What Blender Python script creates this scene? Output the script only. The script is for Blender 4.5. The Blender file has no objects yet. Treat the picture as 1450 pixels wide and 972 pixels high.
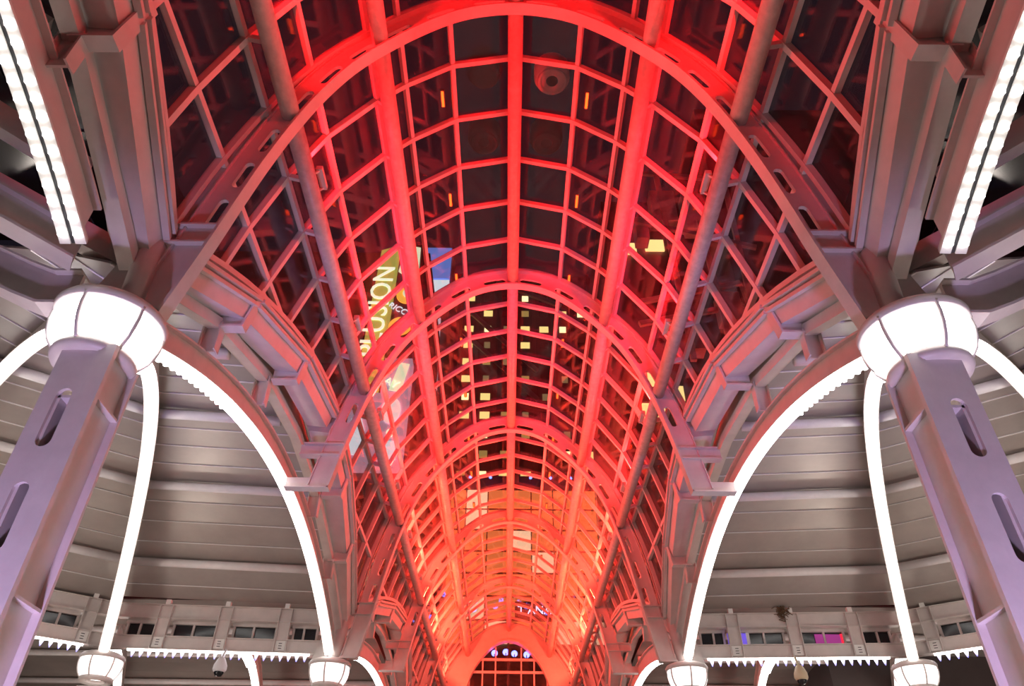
import bpy, bmesh, math, random
import numpy as np
from mathutils import Vector, Matrix

random.seed(7)
S = bpy.context.scene
COL = S.collection
CZ = 1.6                      # eye height; heights below are given above the eye

# ------------------------------------------------------------------ camera
P, R = math.radians(38.1), math.radians(0.64)
fw = Vector((0, math.cos(P), math.sin(P)))
rt = Vector((1, 0, 0))
up = rt.cross(fw)
r2 = rt * math.cos(R) + up * math.sin(R)
u2 = up * math.cos(R) - rt * math.sin(R)
cd = bpy.data.cameras.new('camera')
cd.sensor_width = 36.0
cd.lens = 36.0 * 1040 / 1450
cd.clip_end = 500
cam = bpy.data.objects.new('camera', cd)
COL.objects.link(cam)
cam.matrix_world = Matrix(((r2.x, u2.x, -fw.x, 0), (r2.y, u2.y, -fw.y, 0), (r2.z, u2.z, -fw.z, CZ), (0, 0, 0, 1)))
S.camera = cam

# ------------------------------------------------------------------ world + exposure
w = bpy.data.worlds.new('night_sky')
S.world = w
w.use_nodes = True
bg = w.node_tree.nodes['Background']
bg.inputs[0].default_value = (0.008, 0.006, 0.010, 1)
bg.inputs[1].default_value = 1.0
S.view_settings.view_transform = 'Standard'
S.view_settings.look = 'None'
S.view_settings.gamma = 1
S.view_settings.use_curve_mapping = False
S.view_settings.exposure = 0.0


def light(kind, name, loc, aim, energy, color, size=0.3, cone=60, blend=0.5, size_y=None, spread=None):
    d = bpy.data.lights.new(name, kind)
    d.energy = energy
    d.color = color
    if kind == 'SPOT':
        d.spot_size = math.radians(cone)
        d.spot_blend = blend
        d.shadow_soft_size = size
    elif kind == 'AREA':
        d.size = size
        if size_y:
            d.shape = 'RECTANGLE'
            d.size_y = size_y
        if spread:
            d.spread = math.radians(spread)
    else:
        d.shadow_soft_size = size
    o = bpy.data.objects.new(name, d)
    COL.objects.link(o)
    l = Vector((loc[0], loc[1], loc[2] + CZ))
    a = Vector((aim[0], aim[1], aim[2] + CZ))
    o.location = l
    o.rotation_euler = (a - l).to_track_quat('-Z', 'Y').to_euler()
    return o


ARCH_Y = [5.19, 10.91, 16.48, 22.12, 27.97, 33.6]
COLS_Y = [-6.1, 5.19, 16.48, 27.97, 39.4]
# unseen fill lights added low on both sides of the walkway, below the picture
for sx in (-1, 1):
    for yy in (4.0, 11.0, 21.0):
        light('POINT', 'fill_light_offscreen', (sx * 10.5, yy, 0.0), (sx * 10.5, yy, 1), 360, (1.0, 0.88, 0.79), 0.6)
    # unseen violet spots added below the picture, tinting columns and posts
    light('SPOT', 'violet_uplight_offscreen', (sx * 2.9, 3.2, -1.0), (sx * 3.57, 5.0, 2.0), 700, (0.70, 0.54, 1.0), 0.2, 50, 0.9)
    light('SPOT', 'violet_uplight_offscreen', (sx * 4.7, 4.2, -1.0), (sx * 3.72, 8.9, 5.9), 700, (0.42, 0.32, 1.0), 0.2, 50, 0.9)
# red lamp troughs clamped to the inner side of the lower vault tubes, shining up
YB = []
for i in range(6):
    a = -0.46 if i == 0 else ARCH_Y[i - 1]
    b = ARCH_Y[i]
    YB.append((a, b))
FLOOD = []
for i, (a, b) in enumerate(YB):
    e = [190, 150, 240, 360, 380, 190][i]
    for q in (0.18, 0.70):
        y = a + (b - a) * q
        for sx in (-1, 1):
            FLOOD.append((sx * 2.50, y, 7.60, e * 0.5, i))
for (x, y, z, e, i) in FLOOD:
    g = [0.001, 0.003, 0.022, 0.055, 0.08, 0.09][i]
    light('SPOT', 'red_flood_beam' if y > 4 else 'red_flood_beam_offscreen', (x, y, z + 0.06), (x * 0.30, y + 0.2, 10.2), e * 4.4, (1.0, g * 0.7 + 0.004, 0.006 + 0.005 * i), 0.06, 165, 0.3)

# ------------------------------------------------------------------ materials
MAT = {}


def mat(name, col, rough=0.5, metal=0.0, emit=None, strength=0.0, noise=0.0, nscale=6.0, spec=None, bump=0.0):
    if name in MAT:
        return MAT[name]
    m = bpy.data.materials.new(name)
    m.use_nodes = True
    nt = m.node_tree
    b = nt.nodes['Principled BSDF']
    b.inputs['Base Color'].default_value = (*col, 1)
    b.inputs['Roughness'].default_value = rough
    b.inputs['Metallic'].default_value = metal
    if spec is not None:
        b.inputs['Specular IOR Level'].default_value = spec
    if emit:
        b.inputs['Emission Color'].default_value = (*emit, 1)
        b.inputs['Emission Strength'].default_value = strength
    if noise:
        tc = nt.nodes.new('ShaderNodeTexCoord')
        nz = nt.nodes.new('ShaderNodeTexNoise')
        nz.inputs['Scale'].default_value = nscale
        nz.inputs['Detail'].default_value = 6
        nz.inputs['Roughness'].default_value = 0.65
        nt.links.new(tc.outputs['Object'], nz.inputs['Vector'])
        rp = nt.nodes.new('ShaderNodeValToRGB')
        rp.color_ramp.elements[0].position = 0.3
        rp.color_ramp.elements[1].position = 0.7
        rp.color_ramp.elements[0].color = tuple(c * (1 - noise) for c in col) + (1,)
        rp.color_ramp.elements[1].color = tuple(min(1, c * (1 + noise * 0.6)) for c in col) + (1,)
        nt.links.new(nz.outputs['Fac'], rp.inputs['Fac'])
        nt.links.new(rp.outputs['Color'], b.inputs['Base Color'])
        if bump:
            bp = nt.nodes.new('ShaderNodeBump')
            bp.inputs['Strength'].default_value = bump
            bp.inputs['Distance'].default_value = 0.01
            nt.links.new(nz.outputs['Fac'], bp.inputs['Height'])
            nt.links.new(bp.outputs['Normal'], b.inputs['Normal'])
    MAT[name] = m
    return m


STEEL = mat('painted_steel', (0.66, 0.59, 0.56), 0.42, noise=0.10, nscale=3.0)
TUBE = mat('tube_paint', (0.60, 0.50, 0.45), 0.38, noise=0.22, nscale=9.0, bump=0.05)
BAR = mat('glazing_bar_paint', (0.64, 0.56, 0.54), 0.4, noise=0.08, nscale=5.0)
DARK = mat('dark_gasket', (0.03, 0.03, 0.035), 0.5)
PANEL = mat('roof_sheet', (0.40, 0.35, 0.32), 0.34, metal=0.3, noise=0.12, nscale=1.2)
PURL = mat('purlin_paint', (0.82, 0.78, 0.78), 0.25, noise=0.06)
LAMPB = mat('lamp_bowl_glass', (0.95, 0.95, 0.95), 0.25, emit=(1.0, 0.97, 0.95), strength=6.0)
LAMPS = mat('small_lamp_bowl', (0.9, 0.88, 0.88), 0.2, emit=(1.0, 0.95, 0.93), strength=1.2)
LED = mat('led_white', (1, 1, 1), 0.4, emit=(1.0, 0.97, 0.93), strength=6.5)
LEDB = mat('led_bulb_cool', (1, 1, 1), 0.4, emit=(0.72, 0.80, 1.0), strength=9.0)
REFLR = mat('red_reflection', (1, 0.1, 0.05), 0.4, emit=(1.0, 0.05, 0.005), strength=9.0)  # glow of the bars that imitate red lamp reflections in the panes
TRAY = mat('led_tray', (0.85, 0.83, 0.80), 0.5)
PAVE = mat('pavement', (0.45, 0.41, 0.38), 0.6, noise=0.2, nscale=0.8)
BLACK = mat('dark_glass', (0.012, 0.012, 0.016), 0.12)
FACADE = mat('tower_facade', (0.10, 0.075, 0.075), 0.6, noise=0.3, nscale=0.3)
YELW = mat('lit_window', (0.8, 0.7, 0.4), 0.4, emit=(1.0, 0.80, 0.28), strength=1.5)
REDP = mat('gantry_paint', (0.55, 0.51, 0.50), 0.5, noise=0.2)


def glass():
    m = bpy.data.materials.new('vault_glass')
    m.use_nodes = True
    nt = m.node_tree
    nt.nodes.remove(nt.nodes['Principled BSDF'])
    out = nt.nodes['Material Output']
    tr = nt.nodes.new('ShaderNodeBsdfTransparent')
    tr.inputs[0].default_value = (0.90, 0.89, 0.90, 1)
    gl = nt.nodes.new('ShaderNodeBsdfGlossy')
    gl.inputs['Color'].default_value = (0.9, 0.9, 0.9, 1)
    gl.inputs['Roughness'].default_value = 0.04
    df = nt.nodes.new('ShaderNodeBsdfDiffuse')          # film of dust
    df.inputs[0].default_value = (0.30, 0.28, 0.28, 1)
    lw = nt.nodes.new('ShaderNodeLayerWeight')
    lw.inputs[0].default_value = 0.5
    pw = nt.nodes.new('ShaderNodeMath')
    pw.operation = 'POWER'
    pw.inputs[1].default_value = 4.0
    nt.links.new(lw.outputs['Facing'], pw.inputs[0])
    fr = nt.nodes.new('ShaderNodeMapRange')
    fr.inputs['To Min'].default_value = 0.035
    fr.inputs['To Max'].default_value = 0.75
    nt.links.new(pw.outputs[0], fr.inputs['Value'])
    m1 = nt.nodes.new('ShaderNodeMixShader')
    m2 = nt.nodes.new('ShaderNodeMixShader')
    nz = nt.nodes.new('ShaderNodeTexNoise')
    nz.inputs['Scale'].default_value = 1.6
    mp = nt.nodes.new('ShaderNodeMapRange')
    mp.inputs['To Min'].default_value = 0.004
    mp.inputs['To Max'].default_value = 0.04
    tc = nt.nodes.new('ShaderNodeTexCoord')
    nt.links.new(tc.outputs['Object'], nz.inputs['Vector'])
    nt.links.new(nz.outputs['Fac'], mp.inputs['Value'])
    nt.links.new(mp.outputs['Result'], m1.inputs['Fac'])
    nt.links.new(tr.outputs[0], m1.inputs[1])
    nt.links.new(df.outputs[0], m1.inputs[2])
    nt.links.new(fr.outputs[0], m2.inputs['Fac'])
    nt.links.new(m1.outputs[0], m2.inputs[1])
    nt.links.new(gl.outputs[0], m2.inputs[2])
    nt.links.new(m2.outputs[0], out.inputs['Surface'])
    return m


GLASS = glass()


def drop_mat():
    m = LEDB
    nt = m.node_tree
    b = nt.nodes['Principled BSDF']
    tc = nt.nodes.new('ShaderNodeTexCoord')
    sp = nt.nodes.new('ShaderNodeSeparateXYZ')
    mp = nt.nodes.new('ShaderNodeMapRange')
    mp.inputs['From Min'].default_value = -.115
    mp.inputs['From Max'].default_value = .005
    rp = nt.nodes.new('ShaderNodeValToRGB')
    rp.color_ramp.elements[0].color = (.03, .04, .75, 1)
    rp.color_ramp.elements[1].color = (1, 1, 1, 1)
    nt.links.new(tc.outputs['Object'], sp.inputs[0])
    nt.links.new(sp.outputs['Z'], mp.inputs['Value'])
    nt.links.new(mp.outputs['Result'], rp.inputs['Fac'])
    nt.links.new(rp.outputs['Color'], b.inputs['Emission Color'])
    b.inputs['Emission Strength'].default_value = 1.6


drop_mat()


# ------------------------------------------------------------------ mesh helpers
class MB:
    def __init__(s):
        s.v = []
        s.f = []

    def loft(s, loops, closed=True, cap=True):
        n = len(loops[0])
        b0 = len(s.v)
        for lp in loops:
            s.v += [tuple(p) for p in lp]
        for i in range(len(loops) - 1):
            for j in range(n if closed else n - 1):
                k = (j + 1) % n
                s.f.append((b0 + i * n + j, b0 + i * n + k, b0 + (i + 1) * n + k, b0 + (i + 1) * n + j))
        if cap and closed:
            s.f.append(tuple(b0 + j for j in reversed(range(n))))
            s.f.append(tuple(b0 + (len(loops) - 1) * n + j for j in range(n)))
        return s

    def box(s, x0, x1, y0, y1, z0, z1):
        return s.loft([[(x0, y0, z), (x1, y0, z), (x1, y1, z), (x0, y1, z)] for z in (z0, z1)])

    def bar(s, a, b, wx, wy, upv=(0, 0, 1)):
        a, b = Vector(a), Vector(b)
        d = (b - a).normalized()
        u = Vector(upv)
        sd = d.cross(u)
        if sd.length < 1e-4:
            sd = d.cross(Vector((0, 1, 0)))
        sd.normalize()
        u = sd.cross(d).normalized()
        c = [sd * wx / 2 + u * wy / 2, -sd * wx / 2 + u * wy / 2, -sd * wx / 2 - u * wy / 2, sd * wx / 2 - u * wy / 2]
        return s.loft([[p + q for q in c] for p in (a, b)])

    def tube(s, pts, r, n=12, radii=None):
        pts = [Vector(p) for p in pts]
        loops = []
        for i, p in enumerate(pts):
            d = (pts[min(i + 1, len(pts) - 1)] - pts[max(i - 1, 0)]).normalized()
            u = Vector((0, 0, 1)) if abs(d.z) < 0.9 else Vector((0, 1, 0))
            sd = d.cross(u).normalized()
            u = sd.cross(d)
            rr = radii[i] if radii else r
            loops.append([p + sd * rr * math.cos(t) + u * rr * math.sin(t) for t in [2 * math.pi * k / n for k in range(n)]])
        return s.loft(loops)

    def lathe(s, c, prof, n=32, a0=0, a1=2 * math.pi):
        full = abs(a1 - a0 - 2 * math.pi) < 1e-5
        m = n if full else n + 1
        b0 = len(s.v)
        for (r, z) in prof:
            for k in range(m):
                t = a0 + (a1 - a0) * k / n
                s.v.append((c[0] + r * math.cos(t), c[1] + r * math.sin(t), c[2] + z))
        for i in range(len(prof) - 1):
            for k in range(n):
                k2 = (k + 1) % m
                s.f.append((b0 + i * m + k, b0 + i * m + k2, b0 + (i + 1) * m + k2, b0 + (i + 1) * m + k))
        return s

    def prism(s, pts, d):
        d = Vector(d)
        return s.loft([[Vector(p) for p in pts], [Vector(p) + d for p in pts]])


def build(name, mb, m, parent=None, loc=None, smooth=False, lift=True):
    """one mesh object; vertices given above the eye, shifted to the object's own base"""
    if loc is None:
        if parent is not None:
            base = Vector(parent['_base'])
        else:
            a = np.array(mb.v)
            base = Vector(((a[:, 0].min() + a[:, 0].max()) / 2, (a[:, 1].min() + a[:, 1].max()) / 2, a[:, 2].min()))
    else:
        base = Vector(loc)
    me = bpy.data.meshes.new(name)
    me.from_pydata([tuple(Vector(p) - base) for p in mb.v], [], mb.f)
    bm = bmesh.new()
    bm.from_mesh(me)
    bmesh.ops.remove_doubles(bm, verts=bm.verts, dist=1e-5)
    bmesh.ops.recalc_face_normals(bm, faces=bm.faces)
    bm.to_mesh(me)
    bm.free()
    if smooth:
        for p in me.polygons:
            p.use_smooth = True
    me.materials.append(m)
    o = bpy.data.objects.new(name, me)
    COL.objects.link(o)
    o['_base'] = tuple(base)
    if parent is not None:
        o.parent = parent
        o.location = base - Vector(parent['_base'])
    else:
        o.location = base + Vector((0, 0, CZ))
    return o


def tag(o, label=None, cat=None, group=None, kind=None):
    if label:
        o['label'] = label
    if cat:
        o['category'] = cat
    if group:
        o['group'] = group
    if kind:
        o['kind'] = kind
    return o


def thing(name, loc, label=None, cat=None, group=None, kind=None):
    o = bpy.data.objects.new(name, None)
    o.empty_display_size = 0.2
    COL.objects.link(o)
    o['_base'] = tuple(loc)
    o.location = Vector(loc) + Vector((0, 0, CZ))
    return tag(o, label, cat, group, kind)


def put(name, me, pos, parent, rot=None):
    """an object that shares mesh data, placed under a parent"""
    o = bpy.data.objects.new(name, me)
    COL.objects.link(o)
    o['_base'] = tuple(pos)
    o.location = Vector(pos) - Vector(parent['_base'])
    o.parent = parent
    if rot is not None:
        o.rotation_euler = rot
    return o


def raw_mesh(name, mb, m, smooth=False):
    me = bpy.data.meshes.new(name)
    me.from_pydata(mb.v, [], mb.f)
    me.materials.append(m)
    if smooth:
        for p in me.polygons:
            p.use_smooth = True
    return me


# ------------------------------------------------------------------ vault profile
PR = np.array([(0, 1.0), (.04, .9945), (.08, .978), (.125, .942), (.167, .897), (.203, .848), (.233, .786), (.255, .722),
               (.272, .66), (.286, .598), (.299, .534), (.311, .48), (.322, .432), (.345, .33)]) * 10


def cr(p, n=14):
    q = np.vstack([2 * p[0] - p[1], p, 2 * p[-1] - p[-2]])
    q[0] = (-p[1][0], p[1][1])
    o = []
    for i in range(1, len(q) - 2):
        for k in range(n):
            t = k / n
            a, b, c, d = q[i - 1], q[i], q[i + 1], q[i + 2]
            o.append(0.5 * ((2 * b) + (-a + c) * t + (2 * a - 5 * b + 4 * c - d) * t * t + (-a + 3 * b - 3 * c + d) * t ** 3))
    o.append(q[-2])
    return np.array(o)


PD = cr(PR)
PS = np.concatenate([[0], np.cumsum(np.hypot(*np.diff(PD, axis=0).T))])
TG = np.gradient(PD, PS, axis=0)
TG /= np.hypot(TG[:, 0], TG[:, 1])[:, None]


def prof(s, off=0.0):
    a = abs(s)
    x, z = np.interp(a, PS, PD[:, 0]), np.interp(a, PS, PD[:, 1])
    tx, tz = np.interp(a, PS, TG[:, 0]), np.interp(a, PS, TG[:, 1])
    l = math.hypot(tx, tz)
    nx, nz = -tz / l, tx / l
    x, z = x + nx * off, z + nz * off
    return (x if s >= 0 else -x), z


def s_at_z(zz, off=0.0):
    g = np.linspace(0, PS[-1], 900)
    z = np.array([prof(t, off)[1] for t in g])
    return float(np.interp(-zz, -z, g))


def span(y):
    for a, b in zip(COLS_Y[:-1], COLS_Y[1:]):
        if a <= y <= b:
            return a, b
    return COLS_Y[-2], COLS_Y[-1]


def sill_z(y):
    a, b = span(y)
    t = (y - a) / (b - a)
    return 7.0 - 1.60 * (2 * t - 1) ** 2


S_OR = s_at_z(8.97)       # tube beside the crown
S_GR = s_at_z(7.38)       # lower tube
GB = [0.0, 0.79, 1.53, s_at_z(8.97), s_at_z(8.19), s_at_z(7.36), s_at_z(6.45)]
GOFF = 0.34


def goff(s):
    return GOFF + 0.09 * max(0, min(1, (abs(s) - 2.0) / 3.0))


def gpt(s, y, extra=0.0):
    x, z = prof(s, goff(s) + extra)
    return Vector((x, y, z))


def s_sill(y):
    z = sill_z(y)
    g = np.linspace(2, PS[-1] - 0.5, 500)
    zz = np.array([prof(t, goff(t))[1] for t in g])
    return float(np.interp(-z, -zz, g))


# ------------------------------------------------------------------ ground
build('floor', MB().box(-40, 40, -12, 60, -CZ - 0.2, -CZ), PAVE)
bpy.data.objects['floor']['kind'] = 'structure'

# ------------------------------------------------------------------ glazed vault bays
NB = 6
for bi, (ya, yb) in enumerate(YB):
    win = thing('window_%d' % (bi + 1), (0, ya, 7.0), kind='structure')
    ys = [ya + (yb - ya) * k / NB for k in range(NB + 1)]
    ss = [s_sill(y) for y in ys]
    for sg in (-1, 1):
        for j in range(len(GB)):
            s0 = GB[j]
            s1 = GB[j + 1] if j + 1 < len(GB) else 99
            for k in range(NB):
                e0, e1 = min(s1, ss[k]), min(s1, ss[k + 1])
                if e0 <= s0 + 0.03 and e1 <= s0 + 0.03:
                    continue
                e0, e1 = max(e0, s0 + 0.01), max(e1, s0 + 0.01)
                q = [gpt(sg * s0, ys[k] + .02, .085), gpt(sg * e0, ys[k] + .02, .085), gpt(sg * e1, ys[k + 1] - .02, .085), gpt(sg * s0, ys[k + 1] - .02, .085)]
                nrm = (q[1] - q[0]).cross(q[3] - q[0]).normalized()
                build('pane', MB().prism(q, nrm * 0.016), GLASS, win)
    # transverse bars (faceted) and lengthwise bars
    for k in range(1, NB):
        y = ys[k]
        nodes = [-ss[k]] + [-g for g in reversed(GB[1:]) if g < ss[k] - .02] + [0.0] + [g for g in GB[1:] if g < ss[k] - .02] + [ss[k]]
        lp = []
        for s in nodes:
            a, b = gpt(s, y), gpt(s, y, .085)
            lp.append([a + Vector((0, -.035, 0)), a + Vector((0, .035, 0)), b + Vector((0, .035, 0)), b + Vector((0, -.035, 0))])
        build('transverse_bar', MB().loft(lp), BAR, win)
    for y, sd in ((ya, 1), (yb, -1)):
        lp = []
        for s in np.linspace(-s_sill(y), s_sill(y), 41):
            a, b = gpt(s, y + sd * .07, .0), gpt(s, y + sd * .07, .085)
            lp.append([a + Vector((0, -.03, 0)), a + Vector((0, .03, 0)), b + Vector((0, .03, 0)), b + Vector((0, -.03, 0))])
        build('transverse_bar', MB().loft(lp), BAR, win)
    for j, g in enumerate(GB):
        for sg in ((-1, 1) if j else (1,)):
            good = [y for y, s in zip(ys, ss) if s > g]
            if len(good) < 2:
                continue
            y0, y1 = good[0], good[-1]
            if j == 6:            # the lowest bar is cut by the curved sill
                t = np.linspace(ya, yb, 60)
                ok = [y for y in t if s_sill(y) > g]
                y0, y1 = min(ok), max(ok)
            lp = []
            t = Vector(gpt(sg * (g + .01), 0) - gpt(sg * (g - .01), 0)).normalized() * .032
            for y in (y0, y1):
                a, b = gpt(sg * g, y, .012), gpt(sg * g, y, .085)
                lp.append([a - t, a + t, b + t, b - t])
            build('lengthwise_bar', MB().loft(lp), BAR, win)
    # sill strip following the side arch
    for sg in (-1, 1):
        lp = []
        for y in np.linspace(ya, yb, 13):
            a = gpt(sg * s_sill(y), y, 0)
            n = Vector((sg, 0, 0))
            lp.append([a - n * .03 + Vector((0, 0, .03)), a + n * .10 + Vector((0, 0, .03)), a + n * .10 - Vector((0, 0, .05)), a - n * .03 - Vector((0, 0, .05))])
        build('sill_strip', MB().loft(lp), BAR, win)


# ------------------------------------------------------------------ slotted steel arches
def slot_centres(foot):
    c = []
    for a, b, n in ((0.0, S_OR, 3), (S_OR, S_GR, 3)):
        d = (b - a) / (n + .0)
        c += [a + d * (k + .5) for k in range(n)]
    d = .62
    s = S_GR + .50
    while s < foot - 1.0 and len(c) < 9:
        c.append(s)
        s += d
    return c


def make_arch(y, foot_z, label, to_column):
    t = thing('slotted_arch', (0, y, foot_z), label, 'arch', 'slotted steel arches of the vault')
    sf = s_at_z(foot_z)
    D = 0.36
    # flange (soffit) in one sweep
    ls = np.linspace(-sf, sf, 121)
    lp = []
    for s in ls:
        a, b = prof(s, 0), prof(s, .03)
        lp.append([(a[0], y - .085, a[1]), (a[0], y + .085, a[1]), (b[0], y + .085, b[1]), (b[0], y - .085, b[1])])
    build('soffit_flange', MB().loft(lp), STEEL, t)
    lp = []
    for s in ls:
        a, b = prof(s, D - .02), prof(s, D)
        lp.append([(a[0], y - .05, a[1]), (a[0], y + .05, a[1]), (b[0], y + .05, b[1]), (b[0], y - .05, b[1])])
    build('outer_flange', MB().loft(lp), STEEL, t)
    # web with real slots, one half for each side
    cs = slot_centres(sf)
    hl, hh, oc = .21, .055, .15
    for sg in (-1, 1):
        cols = []
        brk = sorted(cs)
        cuts = [0.0]
        for c in brk:
            cuts += [c - hl, c + hl]
        cuts.append(sf)
        for i in range(0, len(cuts) - 1):
            a, b = cuts[i], cuts[i + 1]
            inside = (i % 2 == 1)
            if not inside:
                n = max(2, int((b - a) / .12) + 1)
                for s in np.linspace(a, b, n):
                    cols.append((s, None, None))
            else:
                for u in (-1, -.94, -.82, -.7, 0, .7, .82, .94, 1):
                    dx = max(0, (abs(u) - .72) / .28)
                    h = hh * math.sqrt(max(0, 1 - dx * dx))
                    cols.append((a + (b - a) * (u + 1) / 2, oc - h, oc + h))
        mb = MB()
        th = .022

        def vv(s, o, dy):
            x, z = prof(sg * s, o)
            mb.v.append((x, y + dy, z))
            return len(mb.v) - 1
        for (a, b) in zip(cols[:-1], cols[1:]):
            if b[0] - a[0] < 1e-6:
                continue
            if a[1] is None or b[1] is None:
                if a[1] is None and b[1] is None:
                    q = [vv(a[0], .02, -th), vv(b[0], .02, -th), vv(b[0], D, -th), vv(a[0], D, -th)]
                    r = [vv(a[0], .02, th), vv(b[0], .02, th), vv(b[0], D, th), vv(a[0], D, th)]
                    mb.f += [tuple(q), tuple(reversed(r)), (q[0], r[0], r[1], q[1])]
                continue
            q = [vv(a[0], .02, -th), vv(b[0], .02, -th), vv(b[0], b[1], -th), vv(a[0], a[1], -th)]
            r = [vv(a[0], .02, th), vv(b[0], .02, th), vv(b[0], b[1], th), vv(a[0], a[1], th)]
            mb.f += [tuple(q), tuple(reversed(r)), (q[3], q[2], r[2], r[3])]
            q2 = [vv(a[0], a[2], -th), vv(b[0], b[2], -th), vv(b[0], D, -th), vv(a[0], D, -th)]
            r2_ = [vv(a[0], a[2], th), vv(b[0], b[2], th), vv(b[0], D, th), vv(a[0], D, th)]
            mb.f += [tuple(q2), tuple(reversed(r2_)), (q2[0], r2_[0], r2_[1], q2[1])]
        build('web', mb, STEEL, t)
        # stiffeners and foot
        zs = [foot_z + .93, foot_z + 1.18] if to_column else [foot_z + .62, foot_z + .82]
        for z in zs:
            s = s_at_z(z)
            a, b = prof(sg * s, .03), prof(sg * s, D + (.45 if to_column else .36))
            build('stiffener', MB().box(min(a[0], b[0]), max(a[0], b[0]), y - .08, y + .08, z - .012, z + .012), STEEL, t)
        xa, xb = sg * (abs(prof(s_at_z(zs[0]), D)[0])), sg * (abs(prof(s_at_z(zs[0]), D)[0]) + (.42 if to_column else .36))
        build('arm_web', MB().prism([(xa, y - .015, zs[0]), (xb, y - .015, zs[0]), (xb, y - .015, zs[1]), (xa, y - .015, zs[1])], (0, .03, 0)), STEEL, t)
        xi = prof(sg * sf, 0)[0]
        xo = sg * (3.60 if to_column else 3.68)
        b = MB().prism([(xi, y - .085, foot_z), (xo, y - .085, foot_z), (xo, y + .085, foot_z), (xi, y + .085, foot_z)], (0, 0, .03))
        build('foot_plate', b, STEEL, t)
        h = .16 if to_column else .20
        xw = prof(sg * s_at_z(foot_z + h), D)[0]
        build('foot_web', MB().prism([(xi, y - .02, foot_z + .03), (xo, y - .02, foot_z + .03), (xo, y - .02, foot_z + h), (xw, y - .02, foot_z + h)], (0, .04, 0)), STEEL, t)
    return t


ARCH_LABEL = ['slotted red-lit steel arch landing on the pair of large glowing globe columns',
              'slotted red steel arch crossing in front of the yellow-green lettered billboard',
              'slotted steel arch landing on columns with small globe lamps at the ring beams',
              'slotted orange-lit steel arch between the small globe columns and the end wall',
              'slotted orange-lit steel arch next to the glazed end wall of the vault']
for i, y in enumerate(ARCH_Y[:5]):
    make_arch(y, 4.32 if i % 2 == 0 else 5.48, ARCH_LABEL[i], i % 2 == 0)

# ------------------------------------------------------------------ lengthwise tubes, in lengths between the arches
TUBES = [(0.0, 'bright red steel tube running along the ridge of the vault', None),
         (S_OR, 'orange-red steel tube midway up the vault, towards the red gantry building', 'upper side tubes'),
         (-S_OR, 'orange-red steel tube midway up the vault, passing over the food poster', 'upper side tubes'),
         (S_GR, 'greyish brown steel tube low on the vault haunch, towards the red gantry building', 'lower side tubes'),
         (-S_GR, 'greyish brown steel tube low on the vault haunch, beside the lettered billboard', 'lower side tubes')]
for s, lab, grp in TUBES:
    x, z = prof(s, .135)
    t = thing('roof_tube', (x, 5, z), lab, 'tube', grp)
    for a, b in YB:
        build('tube_length', MB().tube([(x, a + .025, z), (x, b - .025, z)], .11, 20), TUBE, t, smooth=True)
        if s != 0:
            for k in range(1, NB):
                y = a + (b - a) * k / NB
                g = gpt(s, y, .0)
                build('bracket', MB().bar((x, y, z), g, .07, .05, (0, 1, 0)), STEEL, t)

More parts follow.
